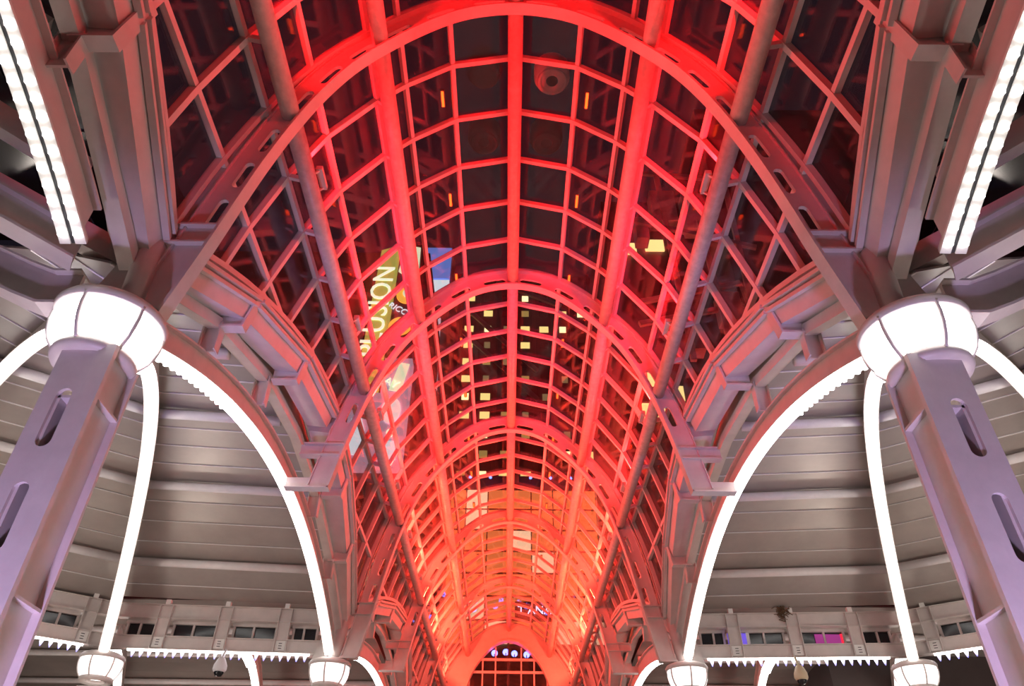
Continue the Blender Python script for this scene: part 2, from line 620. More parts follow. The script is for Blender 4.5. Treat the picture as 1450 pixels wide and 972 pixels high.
# ------------------------------------------------------------------ side gutters, brackets, posts
for sg in (-1, 1):
    nm = 'curved box gutter with knee brackets under the vault glass, ' + ('billboard side' if sg < 0 else 'gantry side')
    for ci in range(0, 4):
        A, B = COLS_Y[ci], COLS_Y[ci + 1]
        if ci == 3:
            B = 33.6
        bays = [(a, b) for a, b in YB if a >= A - .1 and b <= B + .1]
        if ci == 0:
            bays = [(-6.1, -.46), YB[0]]
        where = ['arching back from the large globe column', 'arching between large and small globe columns', 'arching beyond the small globe column', 'ending at the glazed end wall'][ci]
        g = thing('box_gutter', (sg * 3.4, A, 5.2), 'beige curved gutter on knee brackets, ' + ('billboard side, ' if sg < 0 else 'gantry side, ') + where, 'gutter', 'curved gutters along the vault sides')
        for (ya, yb) in bays:
            if yb < 0:
                continue
            dy = (yb - ya) / 3
            for k in range(3):
                y0, y1 = ya + dy * k, ya + dy * (k + 1)
                if y1 < 0.5:
                    continue
                e0, e1 = (.085 if k == 0 else .025), (.085 if k == 2 else .025)
                sec = []
                for y in (y0 + e0, y1 - e1):
                    zs = sill_z(y)
                    x0 = abs(gpt(s_sill(y), y).x) + .02
                    pts = [(x0, zs - .05), (x0 + .10, zs - .40), (x0 + .45, zs - .36), (x0 + .62, zs - .08), (x0 + .62, zs + .12), (x0 + .2, zs - .02)]
                    sec.append([(sg * p[0], y, p[1]) for p in pts])
                build('gutter_length', MB().loft(sec), STEEL, g)
                for o_, h_ in ((-.03, .06), (.0, .15)):
                    m_ = []
                    for y in (y0 + e0, y1 - e1):
                        zs = sill_z(y) - h_
                        x0 = abs(gpt(s_sill(y), y).x) + o_ + .0
                        m_.append([(sg * (x0 - .02), y, zs), (sg * (x0 + .05), y, zs), (sg * (x0 + .05), y, zs - .055), (sg * (x0 - .02), y, zs - .055)])
                    build('moulding', MB().loft(m_), STEEL, g)
                bp = [[(sg * 3.80, y, sill_z(y) - .34), (sg * 3.83, y, sill_z(y) - .34), (sg * 3.83, y, sill_z(y) + .22), (sg * 3.80, y, sill_z(y) + .22)] for y in (y0, y1)]
                build('back_plate', MB().loft(bp), STEEL, g)
                # chord that ties the outer ends of the brackets
                ch = []
                for y in (y0, y1):
                    zs = sill_z(y)
                    ch.append([(sg * 3.62, y, zs - .56), (sg * 3.78, y, zs - .56), (sg * 3.78, y, zs - .50), (sg * 3.62, y, zs - .40)])
                build('tie_chord', MB().loft(ch), STEEL, g)
            for k in (1, 2):
                y = ya + dy * k
                if y < 1.0:
                    continue
                zs = sill_z(y)
                x0 = abs(gpt(s_sill(y), y).x)
                kn = [(x0 - .03, zs + .06), (x0 + .10, zs - .56), (x0 + .48, zs - .56), (x0 + .48, zs - .34), (x0 + .14, zs - .30), (x0 + .10, zs + .04)]
                build('knee_bracket', MB().prism([(sg * p[0], y - .02, p[1]) for p in kn], (0, .04, 0)), STEEL, g)
                fl = []
                for p, q in (((x0 - .03, zs + .06), (x0 + .0, zs + .06)), ((x0 + .10, zs - .57), (x0 + .125, zs - .54)), ((x0 + .48, zs - .57), (x0 + .48, zs - .54))):
                    fl.append([(sg * p[0], y - .075, p[1]), (sg * p[0], y + .075, p[1]), (sg * q[0], y + .075, q[1]), (sg * q[0], y - .075, q[1])])
                build('bracket_flange', MB().loft(fl), STEEL, g)
                # post down to the lit side arch
                zr = rz = None
                a, b = span(y)
                m_ = (a + b) / 2
                zr = 5.71 - .045 * (y - m_) ** 2 + .30
                po = build('post', MB().box(sg * 3.70 - .10, sg * 3.70 + .10, y - .012, y + .012, zr, zs - .5), STEEL, g)
                for xx in (-.10, .10):
                    build('post_flange', MB().box(sg * 3.70 + xx - .01, sg * 3.70 + xx + .01, y - .07, y + .07, zr, zs - .5), STEEL, po)

# ------------------------------------------------------------------ red flood lamps on the gutters
for (x, y, z, e, i) in FLOOD:
    sg = 1 if x > 0 else -1
    t = thing('red_flood_lamp', (x, y, z - .1), 'slim capsule lamp trough clamped to the inner side of the lower vault tube', 'lamp', 'red flood lamps on the vault')
    tr = MB()
    for a0, a1 in ((-.04, -.03), (.03, .04)):
        tr.box(x + a0, x + a1, y - .16, y + .16, z - .05, z + .01)
    tr.box(x - .04, x + .04, y - .16, y + .16, z - .06, z - .05)
    for yy in (y - .17, y + .16):
        tr.box(x - .04, x + .04, yy, yy + .01, z - .06, z + .01)
    build('trough', tr, STEEL, t)
    xt, zt = prof(sg * S_GR, .135)
    for dy in (-.14, .14):
        build('clamp', MB().bar((x, y + dy, z - .055), (xt, y + dy, zt), .025, .025, (0, 1, 0)), STEEL, t)

# ------------------------------------------------------------------ columns with globe lamps
def slotted_plate(mb, cx, y, wdt, z0, z1, slots, sx, th=.03, sw=.062):
    # vertical plate facing the walkway with stadium slots
    xs0, xs1 = cx - wdt / 2, cx + wdt / 2
    zz = z0
    rows = []
    for (a, b) in sorted(slots):
        rows.append((zz, a, False))
        rows.append((a, b, True))
        zz = b
    rows.append((zz, z1, False))
    for a, b, hole in rows:
        if not hole:
            mb.box(xs0, xs1, y - th / 2, y + th / 2, a, b)
        else:
            zs = [a + sw * (1 - math.cos(math.pi / 2 * k / 4)) for k in range(5)] + [b - sw * (1 - math.cos(math.pi / 2 * (4 - k) / 4)) for k in range(5)]
            hw = [sw * math.sin(math.pi / 2 * k / 4) for k in range(5)] + [sw * math.sin(math.pi / 2 * (4 - k) / 4) for k in range(5)]
            mb.loft([[(xs0, y - th / 2, z), (sx - h, y - th / 2, z), (sx - h, y + th / 2, z), (xs0, y + th / 2, z)] for z, h in zip(zs, hw)])
            mb.loft([[(sx + h, y - th / 2, z), (xs1, y - th / 2, z), (xs1, y + th / 2, z), (sx + h, y + th / 2, z)] for z, h in zip(zs, hw)])


def make_column(x, y, top, label, group, sg, strut):
    t = thing('steel_column', (x, y, -CZ), label, 'column', group)
    w_ = .46
    mb = MB()
    slots = []
    z = top - .98
    while z > -CZ + .6:
        slots.append((z, z + .54))
        z -= .84
    slotted_plate(mb, x, y - .20, w_, -CZ, top, slots, x + sg * .04)
    build('front_plate', mb, STEEL, t)
    build('rear_plate', MB().box(x - w_ / 2, x + w_ / 2, y + .19, y + .22, -CZ, top), STEEL, t)
    for o in (-.09, .15):
        build('side_web', MB().box(x - sg * o - .012, x - sg * o + .012, y - .185, y + .19, -CZ, top), STEEL, t)
    build('edge_strip', MB().box(x - sg * .16 - .07, x - sg * .16 + .07, y - .235, y - .215, -CZ, top), STEEL, t)
    z = top - .5
    while z > -CZ + .5:
        build('stiffener', MB().box(x - w_ / 2 + .01, x + w_ / 2 - .01, y - .185, y + .19, z - .012, z + .012), STEEL, t)
        z -= 1.6
    build('base_plate', MB().box(x - .4, x + .4, y - .4, y + .4, -CZ, -CZ + .05), STEEL, t)
    if strut:
        build('head_strut', MB().tube([(x - sg * .02, y + .05, top + .55), (sg * 3.58, y, top + 1.62)], .13, 18), STEEL, t, smooth=True)
        build('head_gusset', MB().prism([(x + sg * .10, y - .02, top + .6), (x + sg * .42, y - .02, top + .6), (x + sg * .22, y - .02, top + 1.25), (x + sg * .10, y - .02, top + 1.25)], (0, .04, 0)), STEEL, t)
    return t


def make_globe(x, y, zb, sc, label, group, bm_):
    """bowl lamp around the head of a column; zb = underside of the bowl"""
    t = thing('globe_lamp', (x, y, zb), label, 'lamp', group)
    c = (x, y, zb)
    k = sc
    build('lower_ring', MB().lathe(c, [(.20 * k, .02 * k), (.33 * k, .0), (.355 * k, .04 * k), (.345 * k, .10 * k), (.30 * k, .11 * k)], 40), STEEL, t, smooth=True)
    n = 6
    for i in range(n):
        a0 = 2 * math.pi * i / n + .035 + .5
        a1 = 2 * math.pi * (i + 1) / n - .035 + .5
        pr = [(.345, .10), (.40, .18), (.435, .27), (.452, .37), (.45, .47)]
        mb = MB().lathe(c, [(r * k, z * k) for r, z in pr], 10, a0, a1)
        build('bowl_panel', mb, bm_, t, smooth=True)
        am = 2 * math.pi * i / n + .5
        pts = [(c[0] + r * k * 1.015 * math.cos(am), c[1] + r * k * 1.015 * math.sin(am), c[2] + z * k) for r, z in [(.33, .08)] + pr + [(.46, .50)]]
        build('strap', MB().tube(pts, .018 * k, 6), STEEL, t, smooth=True)
    build('upper_cap', MB().lathe(c, [(.445 * k, .47 * k), (.475 * k, .47 * k), (.485 * k, .53 * k), (.455 * k, .575 * k), (.36 * k, .615 * k), (.2 * k, .635 * k), (.001, .64 * k)], 40), STEEL, t, smooth=True)
    return t


CX = 3.66
D_ANG = math.atan2(8.46 - CX, 16.17 - 5.19)
for sg in (-1, 1):
    sd = 'billboard side' if sg < 0 else 'gantry side'
    make_column(sg * 3.57, 5.16, 3.80, 'large slotted grey steel column under the big glowing globe, ' + sd, 'slotted steel columns', sg, True)
    make_globe(sg * CX, 5.19, 3.74, 1.0, 'large glaring white globe lamp around a slotted column head, ' + sd, 'globe lamps', LAMPB)
    make_column(sg * 3.78, 16.45, 3.62, 'slotted column with small globe at ring beam corner beside the vault, ' + sd, 'slotted steel columns', sg, True)
    make_globe(sg * 3.78, 16.5, 3.72, .92, 'small white globe lamp at the ring beam corner beside the vault, ' + sd, 'globe lamps', LAMPS)
    make_column(sg * 8.46, 16.17, 3.62, 'slotted column with small globe at ring beam joint under the curved lit rib, ' + sd, 'slotted steel columns', sg, False)
    make_globe(sg * 8.46, 16.17, 3.72, .92, 'small white globe lamp at ring beam joint under the curved lit rib, ' + sd, 'globe lamps', LAMPS)
    make_column(sg * 3.78, 27.97, 3.62, 'slotted column with globe beyond the ring beam near the end wall, ' + sd, 'slotted steel columns', sg, True)

# ------------------------------------------------------------------ lit ribs of the side roofs
bulb = MB().lathe((0, 0, 0), [(.001, -.035), (.026, -.026), (.034, 0), (.026, .012), (.001, .014)], 8)
BULB = raw_mesh('led_bulb', bulb, LED, True)
cone = MB().lathe((0, 0, 0), [(.004, -.12), (.014, -.105), (.034, -.04), (.042, 0), (.03, .012), (.001, .014)], 8)
CONE = raw_mesh('led_cone', cone, LEDB, True)


def make_rib(ax, ay, ang, zfun, r0, r1, depth, label, led, group='curved ribs of the side roofs', sg=-1, n=30):
    """vertical curved plate rib leaving (ax, ay) at ang from the walkway direction"""
    d = Vector((sg * math.sin(ang), math.cos(ang), 0))
    nr = Vector((d.y, -d.x, 0))
    o = Vector((ax, ay, 0))
    t = thing('roof_rib', tuple(o + d * r0 + Vector((0, 0, zfun(r0)))), label, 'rib', group)
    rs = np.linspace(r0, r1, n)

    def sweep(w0, w1, h0, h1, a=None, b=None):
        lp = []
        for r in rs:
            if a is not None and not (a <= r <= b):
                continue
            p = o + d * r
            z = zfun(r)
            zt = h1(r) if callable(h1) else z + h1
            lp.append([p + nr * w0 + Vector((0, 0, z + h0)), p + nr * w1 + Vector((0, 0, z + h0)), p + nr * w1 + Vector((0, 0, zt)), p + nr * w0 + Vector((0, 0, zt))])
        return MB().loft(lp)
    build('web', sweep(-.02, .02, .03, depth), STEEL, t)
    build('lower_flange', sweep(-.11, .11, 0, .03), STEEL, t)
    if not callable(depth):
        build('upper_flange', sweep(-.09, .09, depth, depth + .025), STEEL, t)
    if led == 'line':
        build('led_line', sweep(-.075, .075, -.055, -.004), LED, t)
        k = 0
        r = r0 + .1
        while r < min(r1 - .05, 3.2):
            z = zfun(r)
            for q in (-1, 1):
                put('led_bulb', BULB, o + d * r + nr * q * .088 + Vector((0, 0, z - .03)), t)
            r += .165
    elif led == 'rows':
        build('led_tray', sweep(-.115, -.02, -.03, -.003), TRAY, t)
        build('led_tray', sweep(.02, .115, -.03, -.003), TRAY, t)
        build('dark_gap', sweep(-.018, .018, -.02, -.004), DARK, t)
        r = r0 + .1
        while r < r1:
            for q in (-1, 1):
                put('led_bulb', BULB, o + d * r + nr * q * .066 + Vector((0, 0, zfun(r) - .045)), t)
            r += .13
    return t


def z_side(mid):
    return lambda r: 5.71 - .045 * (r - mid) ** 2


def z_ceil(r):
    return 6.65 - .045 * (r - 6.2) ** 2


def z_diag(r):
    return 6.32 - .066 * (r - 6.0) ** 2


for sg in (-1, 1):
    sd = 'billboard side' if sg < 0 else 'gantry side'
    make_rib(sg * 3.80, 5.19, 0, z_side(5.70), .55, 11.1, .31, 'glaring white LED-lined arch from big globe to small globe beside the vault, ' + sd, 'line', sg=sg, n=44)
    make_rib(sg * CX, 5.19, D_ANG, z_diag, .45, 11.75, lambda r: z_ceil(r) - .02, 'glaring white LED-lined rib from big globe across the ceiling to ring beam, ' + sd, 'line', sg=sg, n=44)
    make_rib(sg * CX, 5.19, math.radians(46.5), z_diag, .45, 11.75, lambda r: z_ceil(r) - .02, 'white LED-lined rib sweeping outward from the big globe, ' + sd, 'line', sg=sg, n=44)
    make_rib(sg * 3.80, 5.19, math.pi, z_side(5.70), .70, 8.0, .40, 'arch lined with two rows of LED dots rising over the big globe, ' + sd, 'rows', sg=sg, n=40)
    make_rib(sg * CX, 5.19, math.pi / 2, lambda r: 4.40 + .50 * max(0, r - .75) if r < 3 else 5.525 + .1 * (r - 3), .45, 8.0, .42, 'plain pink cranked beam leaving the big globe sideways, ' + sd, None, sg=sg)
    make_rib(sg * CX, 5.19, math.radians(123), lambda r: 4.6 + .24 * r, .5, 6.0, .34, 'plain dark pink roof beam splaying from the big globe, ' + sd, None, sg=sg)
    make_rib(sg * 3.82, 16.5, 0, lambda r: 5.45 - .033 * (r - 6) ** 2, .9, 11.1, .40, 'white LED-lined arch beyond the small globe beside the vault, ' + sd, 'line', sg=sg, n=30)
    make_rib(sg * 5.85, 16.8, math.radians(13), lambda r: 5.1 - .02 * (r - 5) ** 2, .9, 10.0, .40, 'white LED-lined rib starting under the ring beam centre, ' + sd, 'line', sg=sg, n=30)
    make_rib(sg * 8.46, 16.3, math.radians(23), lambda r: 5.1 - .02 * (r - 5) ** 2, .9, 10.0, .40, 'white LED-lined rib beyond the globe at the ring beam joint, ' + sd, 'line', sg=sg, n=30)

# ------------------------------------------------------------------ sheet metal side ceilings with purlins
for sg in (-1, 1):
    ce = thing('ceiling', (sg * 6, 11, 5.5), kind='structure')
    angs = [0.0, D_ANG, math.radians(46.5), math.radians(72)]
    mul = [1.0, 1.045, 1.045, 1.045]

    def pt(a, m, r, dz=0.0):
        return Vector((sg * (CX + max(.185, r * m * math.sin(a))), 5.19 + r * m * math.cos(a), z_ceil(r) + dz))
    st = .625
    rr = [.35 + st * k for k in range(18)]
    for i in range(3):
        for r in rr:
            r1 = min(r + st - .012, 11.35 if i == 0 else 11.65)
            if r1 <= r + .1:
                continue
            q = [pt(angs[i], mul[i], r), pt(angs[i + 1], mul[i + 1], r), pt(angs[i + 1], mul[i + 1], r1), pt(angs[i], mul[i], r1)]
            build('ceiling_sheet', MB().prism(q, (0, 0, .03)), PANEL, ce)
            # seam rib of the sheet
            build('seam', MB().bar(q[0] - Vector((0, 0, .008)), q[1] - Vector((0, 0, .008)), .02, .016), PURL, ce)
        for r in (2.8, 5.3, 7.8, 10.2):
            build('purlin', MB().tube([pt(angs[i], mul[i], r, -.11), pt(angs[i + 1], mul[i + 1], r, -.11)], .085, 14), PURL, ce, smooth=True)
    # next side roof beyond the ring beam
    c2 = thing('ceiling', (sg * 10, 22, 5.5), kind='structure')
    y = 16.9
    while y < 30:
        z0, z1 = [6.3 - .02 * (v - 22.5) ** 2 for v in (y, y + .74)]
        q = [(sg * 3.845, y, z0), (sg * 22, y, z0), (sg * 22, y + .74, z1), (sg * 3.845, y + .74, z1)]
        build('ceiling_sheet', MB().prism(q, (0, 0, .03)), PANEL, c2)
        y += .75
    for y in (18.2, 20.7, 23.2, 25.7):
        z = 6.3 - .02 * (y - 22.5) ** 2 - .12
        build('purlin', MB().tube([(sg * 3.9, y, z), (sg * 22, y, z)], .085, 12), PURL, c2, smooth=True)
    # near side roof: dark panes over splayed beams
    c3 = thing('ceiling', (sg * 6, 1, 5.5), kind='structure')
    for (x0, x1) in ((3.95, 5.2), (5.24, 6.6), (6.64, 8.2), (8.24, 10.0)):
        for (y0, y1) in ((-1.0, .9), (.94, 2.9), (2.94, 4.9), (4.94, 6.6)):
            z = 6.75
            build('roof_pane', MB().box(*sorted((sg * x0, sg * x1)), y0, y1, z, z + .03), BLACK, c3)
    for (xa, ya, za, xb, yb, zb, w_, h_) in ((4.1, 5.6, 5.45, 7.6, 3.2, 6.25, .16, .30), (4.15, 4.6, 5.65, 7.6, 1.9, 6.45, .14, .28), (4.0, 3.3, 5.9, 7.6, .6, 6.5, .14, .24),
                                             (4.3, 6.1, 5.15, 8.2, 5.2, 5.9, .12, .12)):
        build('roof_beam', MB().bar((sg * xa, ya, za), (sg * xb, yb, zb), w_, h_), STEEL, c3)

# ------------------------------------------------------------------ ring beams with openings and LED drops
for sg in (-1, 1):
    sd = 'billboard side' if sg < 0 else 'gantry side'
    Cc, Dd = Vector((sg * 3.95, 16.5, 0)), Vector((sg * 8.46, 16.17, 0))
    Ee = Vector((sg * (CX + 12.0 * math.sin(math.radians(46.5))), 5.19 + 12.0 * math.cos(math.radians(46.5)), 0))
    for pi, (a, b) in enumerate(((Cc, Dd), (Dd, Ee))):
        L = (b - a).length
        d = (b - a).normalized()
        n = Vector((d.y, -d.x, 0))
        if n.y > 0:
            n = -n
        wh = ['between vault side globe and rib globe', 'curving outward from the rib globe'][pi]
        t = thing('ring_beam', tuple(a + Vector((0, 0, 4.4))), 'grey panelled ring beam with dark openings ' + wh + ', ' + sd, 'beam', 'ring beams of the side roofs')

        def slab(name, s0, s1, z0, z1, f0, f1, m_, par):
            p = [a + d * s0 + n * f0, a + d * s1 + n * f0, a + d * s1 + n * f1, a + d * s0 + n * f1]
            return build(name, MB().prism([Vector((q.x, q.y, z0)) for q in p], (0, 0, z1 - z0)), m_, par)
        s0, s1 = .06, L - .04
        slab('upper_chord', s0, s1, 5.06, 5.32, -.02, .02, STEEL, t)
        slab('lower_chord', s0, s1, 4.42, 4.66, -.02, .02, STEEL, t)
        slab('chord_lip', s0, s1, 5.04, 5.06, -.10, .06, STEEL, t)
        slab('chord_lip', s0, s1, 5.32, 5.34, -.10, .06, STEEL, t)
        slab('chord_lip', s0, s1, 4.66, 4.68, -.10, .06, STEEL, t)
        slab('chord_lip', s0, s1, 4.40, 4.42, -.10, .06, STEEL, t)
        cen = [s0 + (s1 - s0) * q for q in ((.20, .49, .78) if pi == 0 else (.10, .32, .54, .76, .94))]
        for s in cen:
            po = slab('post', s - .12, s + .12, 4.44, 5.30, .0, .035, STEEL, t)
            for e in (-.135, .12):
                slab('fin', s + e, s + e + .015, 4.42, 5.32, -.02, .09, STEEL, po)
            slab('vent_plate', s - .10, s + .10, 4.45, 4.65, .036, .045, TRAY, po)
            for e in (4.49, 4.54, 4.59):
                slab('vent_slit', s - .035, s + .035, e, e + .014, .045, .048, DARK, po)
            slab('stub', s - .05, s + .05, 5.34, 5.44, -.04, .06, TRAY, t)
        edges = [s0] + [c for c in cen] + [s1]
        for k in range(len(edges) - 1):
            u0, u1 = edges[k] + .16, edges[k + 1] - .16
            if u1 - u0 < .2:
                continue
            slab('clerestory_pane', u0, u1, 4.68, 4.99, -.20, -.18, BLACK, t)
            slab('pane_head', u0, u1, 4.97, 5.04, -.175, -.11, STEEL, t)
            for e in (u0, (u0 + u1) / 2, u1 - .06):
                slab('pane_jamb', e, e + .045, 4.68, 4.97, -.175, -.13, STEEL, t)
        # LED drops
        ls = thing('led_string', tuple(a + Vector((0, 0, 4.3))), 'white LED drops under ring beam ' + wh + ', ' + sd, 'light string', 'LED strings under the ring beams')
        l0, l1 = (.30 if pi == 0 else .45), (L - .45 if pi == 0 else s1)
        p = [a + d * l0, a + d * l1]
        build('led_rail', MB().bar(p[0] + n * .03 + Vector((0, 0, 4.38)), p[1] + n * .03 + Vector((0, 0, 4.38)), .05, .035), LED, ls)
        s = l0 + .08
        while s < l1 - .06:
            put('led_drop', CONE, a + d * s + n * .03 + Vector((0, 0, 4.355)), ls)
            s += .17


# ------------------------------------------------------------------ small things at the ring beams
def cctv(x, y, z, m_, label):
    t = thing('security_camera', (x, y, z), label, 'camera', 'domed security cameras')
    build('body', MB().lathe((x, y, z), [(.001, .26), (.06, .25), (.09, .20), (.135, .10), (.14, .02), (.12, -.02), (.10, -.03)], 24), m_, t, smooth=True)
    build('lens_dome', MB().lathe((x, y, z), [(.10, -.02), (.095, -.06), (.06, -.11), (.001, -.125)], 20), BLACK, t, smooth=True)
    build('stem', MB().tube([(x, y, z + .25), (x, y + .12, z + .44)], .025, 10), m_, t)


CREAM = mat('aged_plastic', (0.62, 0.50, 0.33), 0.5)
WHITEP = mat('white_plastic', (0.8, 0.76, 0.78), 0.4)
cctv(-5.97, 16.15, 3.98, WHITEP, 'white domed security camera hanging under the LED string, billboard side')
cctv(6.05, 16.15, 3.95, CREAM, 'yellowed domed security camera hanging under the LED string, red gantry side')
nest = thing('bird_nest', (5.95, 16.25, 5.2), 'brown straggly bird nest on top of the ring beam', 'nest')
TW = mat('nest_twigs', (0.16, 0.085, 0.045), 0.8, noise=0.4, nscale=20)
for k in range(70):
    a = random.uniform(0, 6.28)
    c = Vector((5.98 + random.gauss(0, .055), 16.27 + random.gauss(0, .03), 5.40 + random.gauss(0, .06) - abs(random.gauss(0, .08))))
    dv = Vector((math.cos(a) * .09, math.sin(a) * .04, random.uniform(-.09, .06)))
    build('twig', MB().bar(c - dv, c + dv, .012, .012), TW, nest)

# ------------------------------------------------------------------ glazed end wall
we = thing('wall_end', (0, 33.6, -CZ), kind='structure')


def endprof(s, k):
    x, z = prof(s, 0)
    return x * k, (z - 6.0) * k + 6.0 + (.06 if k < 1 else 0)


lp = []
sE = s_at_z(3.4)
for s in np.linspace(-sE, sE, 61):
    a, b = endprof(s, .70), prof(s, .42)
    a = (a[0], a[1] + .78 if True else 0)
    lp.append([(a[0], 33.62, a[1]), (a[0], 33.95, a[1]), (b[0], 33.95, b[1]), (b[0], 33.62, b[1])])
build('fascia', MB().loft(lp), STEEL, we)
lp = []
for s in np.linspace(-sE, sE, 61):
    a = endprof(s, .70)
    a = (a[0], a[1] + .78)
    lp.append([(a[0], 33.54, a[1]), (a[0], 33.62, a[1]), (a[0] * 1.02, 33.62, a[1] + .06), (a[0] * 1.02, 33.54, a[1] + .06)])
build('fascia_rim', MB().loft(lp), STEEL, we)
for k in range(-4, 5):
    build('mullion', MB().box(k * .56 - .03, k * .56 + .03, 33.9, 33.98, 2.0, 9.66 - .22 * abs(k) ** 1.35), STEEL if k else DARK, we)
for z in (8.93, 8.41, 7.6, 6.6, 5.6):
    build('transom', MB().box(-2.6, 2.6, 33.88, 33.99, z - .05, z + .05), STEEL, we)
for k in range(-5, 5):
    for z0, z1 in ((8.93, 9.55), (8.41, 8.93), (7.6, 8.41), (6.6, 7.6), (5.6, 6.6)):
        if z0 > 8.9 and abs(k + .5) > 3:
            continue
        build('pane', MB().box(k * .56 + .03, k * .56 + .53, 33.93, 33.945, z0 + .05, z1 - .05), GLASS, we)
for sg in (-1, 1):
    build('brace', MB().bar((sg * 2.2, 33.85, 8.35), (sg * 1.3, 33.85, 6.6), .10, .10), DARK, we)
BLUE = mat('blue_flood', (.2, .3, 1), .4, emit=(.12, .22, 1.0), strength=5)
for x, z in ((-.62, 9.25), (-.12, 9.30), (.26, 9.24), (.80, 9.2)):
    t = thing('blue_spotlight', (x, 34.1, z - .1), 'round blue spotlight behind the glazed end wall', 'spotlight', 'blue spotlights behind the end wall')
    o = build('lens', MB().lathe((0, 0, 0), [(.001, .02), (.11, .015), (.14, 0), (.12, -.05), (.001, -.06)], 20), BLUE, t, loc=(0, 0, 0), smooth=True)
    o.location = (0, 0, .1)
    o.rotation_euler = (math.pi / 2, 0, 0)
    build('yoke', MB().bar((x, 34.12, z), (x, 33.97, 8.96), .04, .04), DARK, t)
# round orange-lit heads by the end wall
for sg in (-1, 1):
    t = thing('drum_lamp', (sg * 2.95, 32.6, 7.6), 'round drum lamp glowing orange at the foot of the last tube, ' + ('billboard side' if sg < 0 else 'gantry side'), 'lamp', 'drum lamps')
    build('drum', MB().lathe((sg * 2.95, 32.6, 7.7), [(.001, .5), (.2, .48), (.30, .38), (.33, .2), (.28, 0), (.16, -.08), (.001, -.1)], 24), STEEL, t, smooth=True)
    for q in range(4):
        an = q * math.pi / 2 + .4
        build('strap', MB().bar((sg * 2.95 + .33 * math.cos(an), 32.6 + .33 * math.sin(an), 7.7), (sg * 2.95 + .31 * math.cos(an), 32.6 + .31 * math.sin(an), 8.12), .03, .03), DARK, t)

# ------------------------------------------------------------------ things above the glass
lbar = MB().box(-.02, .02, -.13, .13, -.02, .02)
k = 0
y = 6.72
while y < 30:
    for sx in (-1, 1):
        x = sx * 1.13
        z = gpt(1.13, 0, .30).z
        t = thing('red_bar_reflection', (x, y, z), 'short glowing red bar imitating a lamp reflection in the vault glass', 'reflection', 'imitated red lamp reflections above the glass')  # glowing bars stand in for red lamps reflected in the panes
        build('reflection_bar', MB().box(x - .018, x + .018, y - .13, y + .13, z, z + .03), REFLR, t)
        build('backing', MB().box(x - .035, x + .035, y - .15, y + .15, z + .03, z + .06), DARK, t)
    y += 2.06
GREY = mat('canister_grey', (0.85, 0.80, 0.76), 0.4, noise=0.1)
for x, y, m_, lab in ((.62, 6.95, GREY, 'pale grey round ventilator housing beside the ridge above the glass'),
                      (-.52, 6.85, BLACK, 'black glossy ventilator housing beside the ridge above the glass'),
                      (.58, 8.2, DARK, 'dark round ventilator behind the pale grey housing'),
                      (-.55, 8.2, DARK, 'dark round ventilator behind the black glossy housing')):
    t = thing('roof_ventilator', (x, y, 11.0), lab, 'ventilator', 'roof ventilators')
    build('drum', MB().lathe((x, y, 11.0), [(.10, .02), (.22, .0), (.27, .04), (.30, .12), (.30, .40), (.26, .46), (.001, .48)], 28), m_, t, smooth=True)
    build('rim', MB().lathe((x, y, 11.0), [(.19, -.01), (.235, -.02), (.25, .01), (.235, .03)], 28), m_, t, smooth=True)
    build('grille', MB().lathe((x - .03, y, 11.0), [(.001, .03), (.16, .03)], 24), BLACK, t)


# ------------------------------------------------------------------ city outside
def text(name, body, size, m_, parent, origin, ax, ay, thick=.03):
    cu = bpy.data.curves.new(name, 'FONT')
    cu.body = body
    cu.size = size
    cu.extrude = thick
    cu.align_x = 'CENTER'
    cu.align_y = 'CENTER'
    cu.resolution_u = 3
    tmp = bpy.data.objects.new(name, cu)
    COL.objects.link(tmp)
    dg = bpy.context.evaluated_depsgraph_get()
    me = bpy.data.meshes.new_from_object(tmp.evaluated_get(dg))
    bpy.data.objects.remove(tmp)
    me.materials.clear()
    me.materials.append(m_)
    o = bpy.data.objects.new(name, me)
    COL.objects.link(o)
    o.parent = parent
    ax, ay = Vector(ax).normalized(), Vector(ay).normalized()
    az = ax.cross(ay)
    p = Vector(origin) - Vector(parent['_base'])
    o.matrix_local = Matrix(((ax.x, ay.x, az.x, p.x), (ax.y, ay.y, az.y, p.y), (ax.z, ay.z, az.z, p.z), (0, 0, 0, 1)))
    return o


def emis(name, c, s):
    return mat(name, c, .5, emit=c, strength=s)


SIGN = emis('sign_green', (.50, .52, .10), .75)
SIGNW = emis('sign_letters', (.85, 1.0, .72), 1.3)
PALE = emis('sign_pale', (.75, .95, .62), 1.0)
ORNG = emis('sign_orange', (1.0, .50, .06), 1.1)
CYAN = emis('screen_white', (.72, .90, .95), 1.0)
BLUS = emis('screen_blue', (.12, .25, .75), .8)
PINK = emis('screen_skin', (1.0, .78, .74), 1.0)
MAUV = emis('screen_mauve', (.62, .50, .66), .5)
BRICK = mat('facade_brown', (.16, .11, .10), .7, noise=.3, nscale=.4)

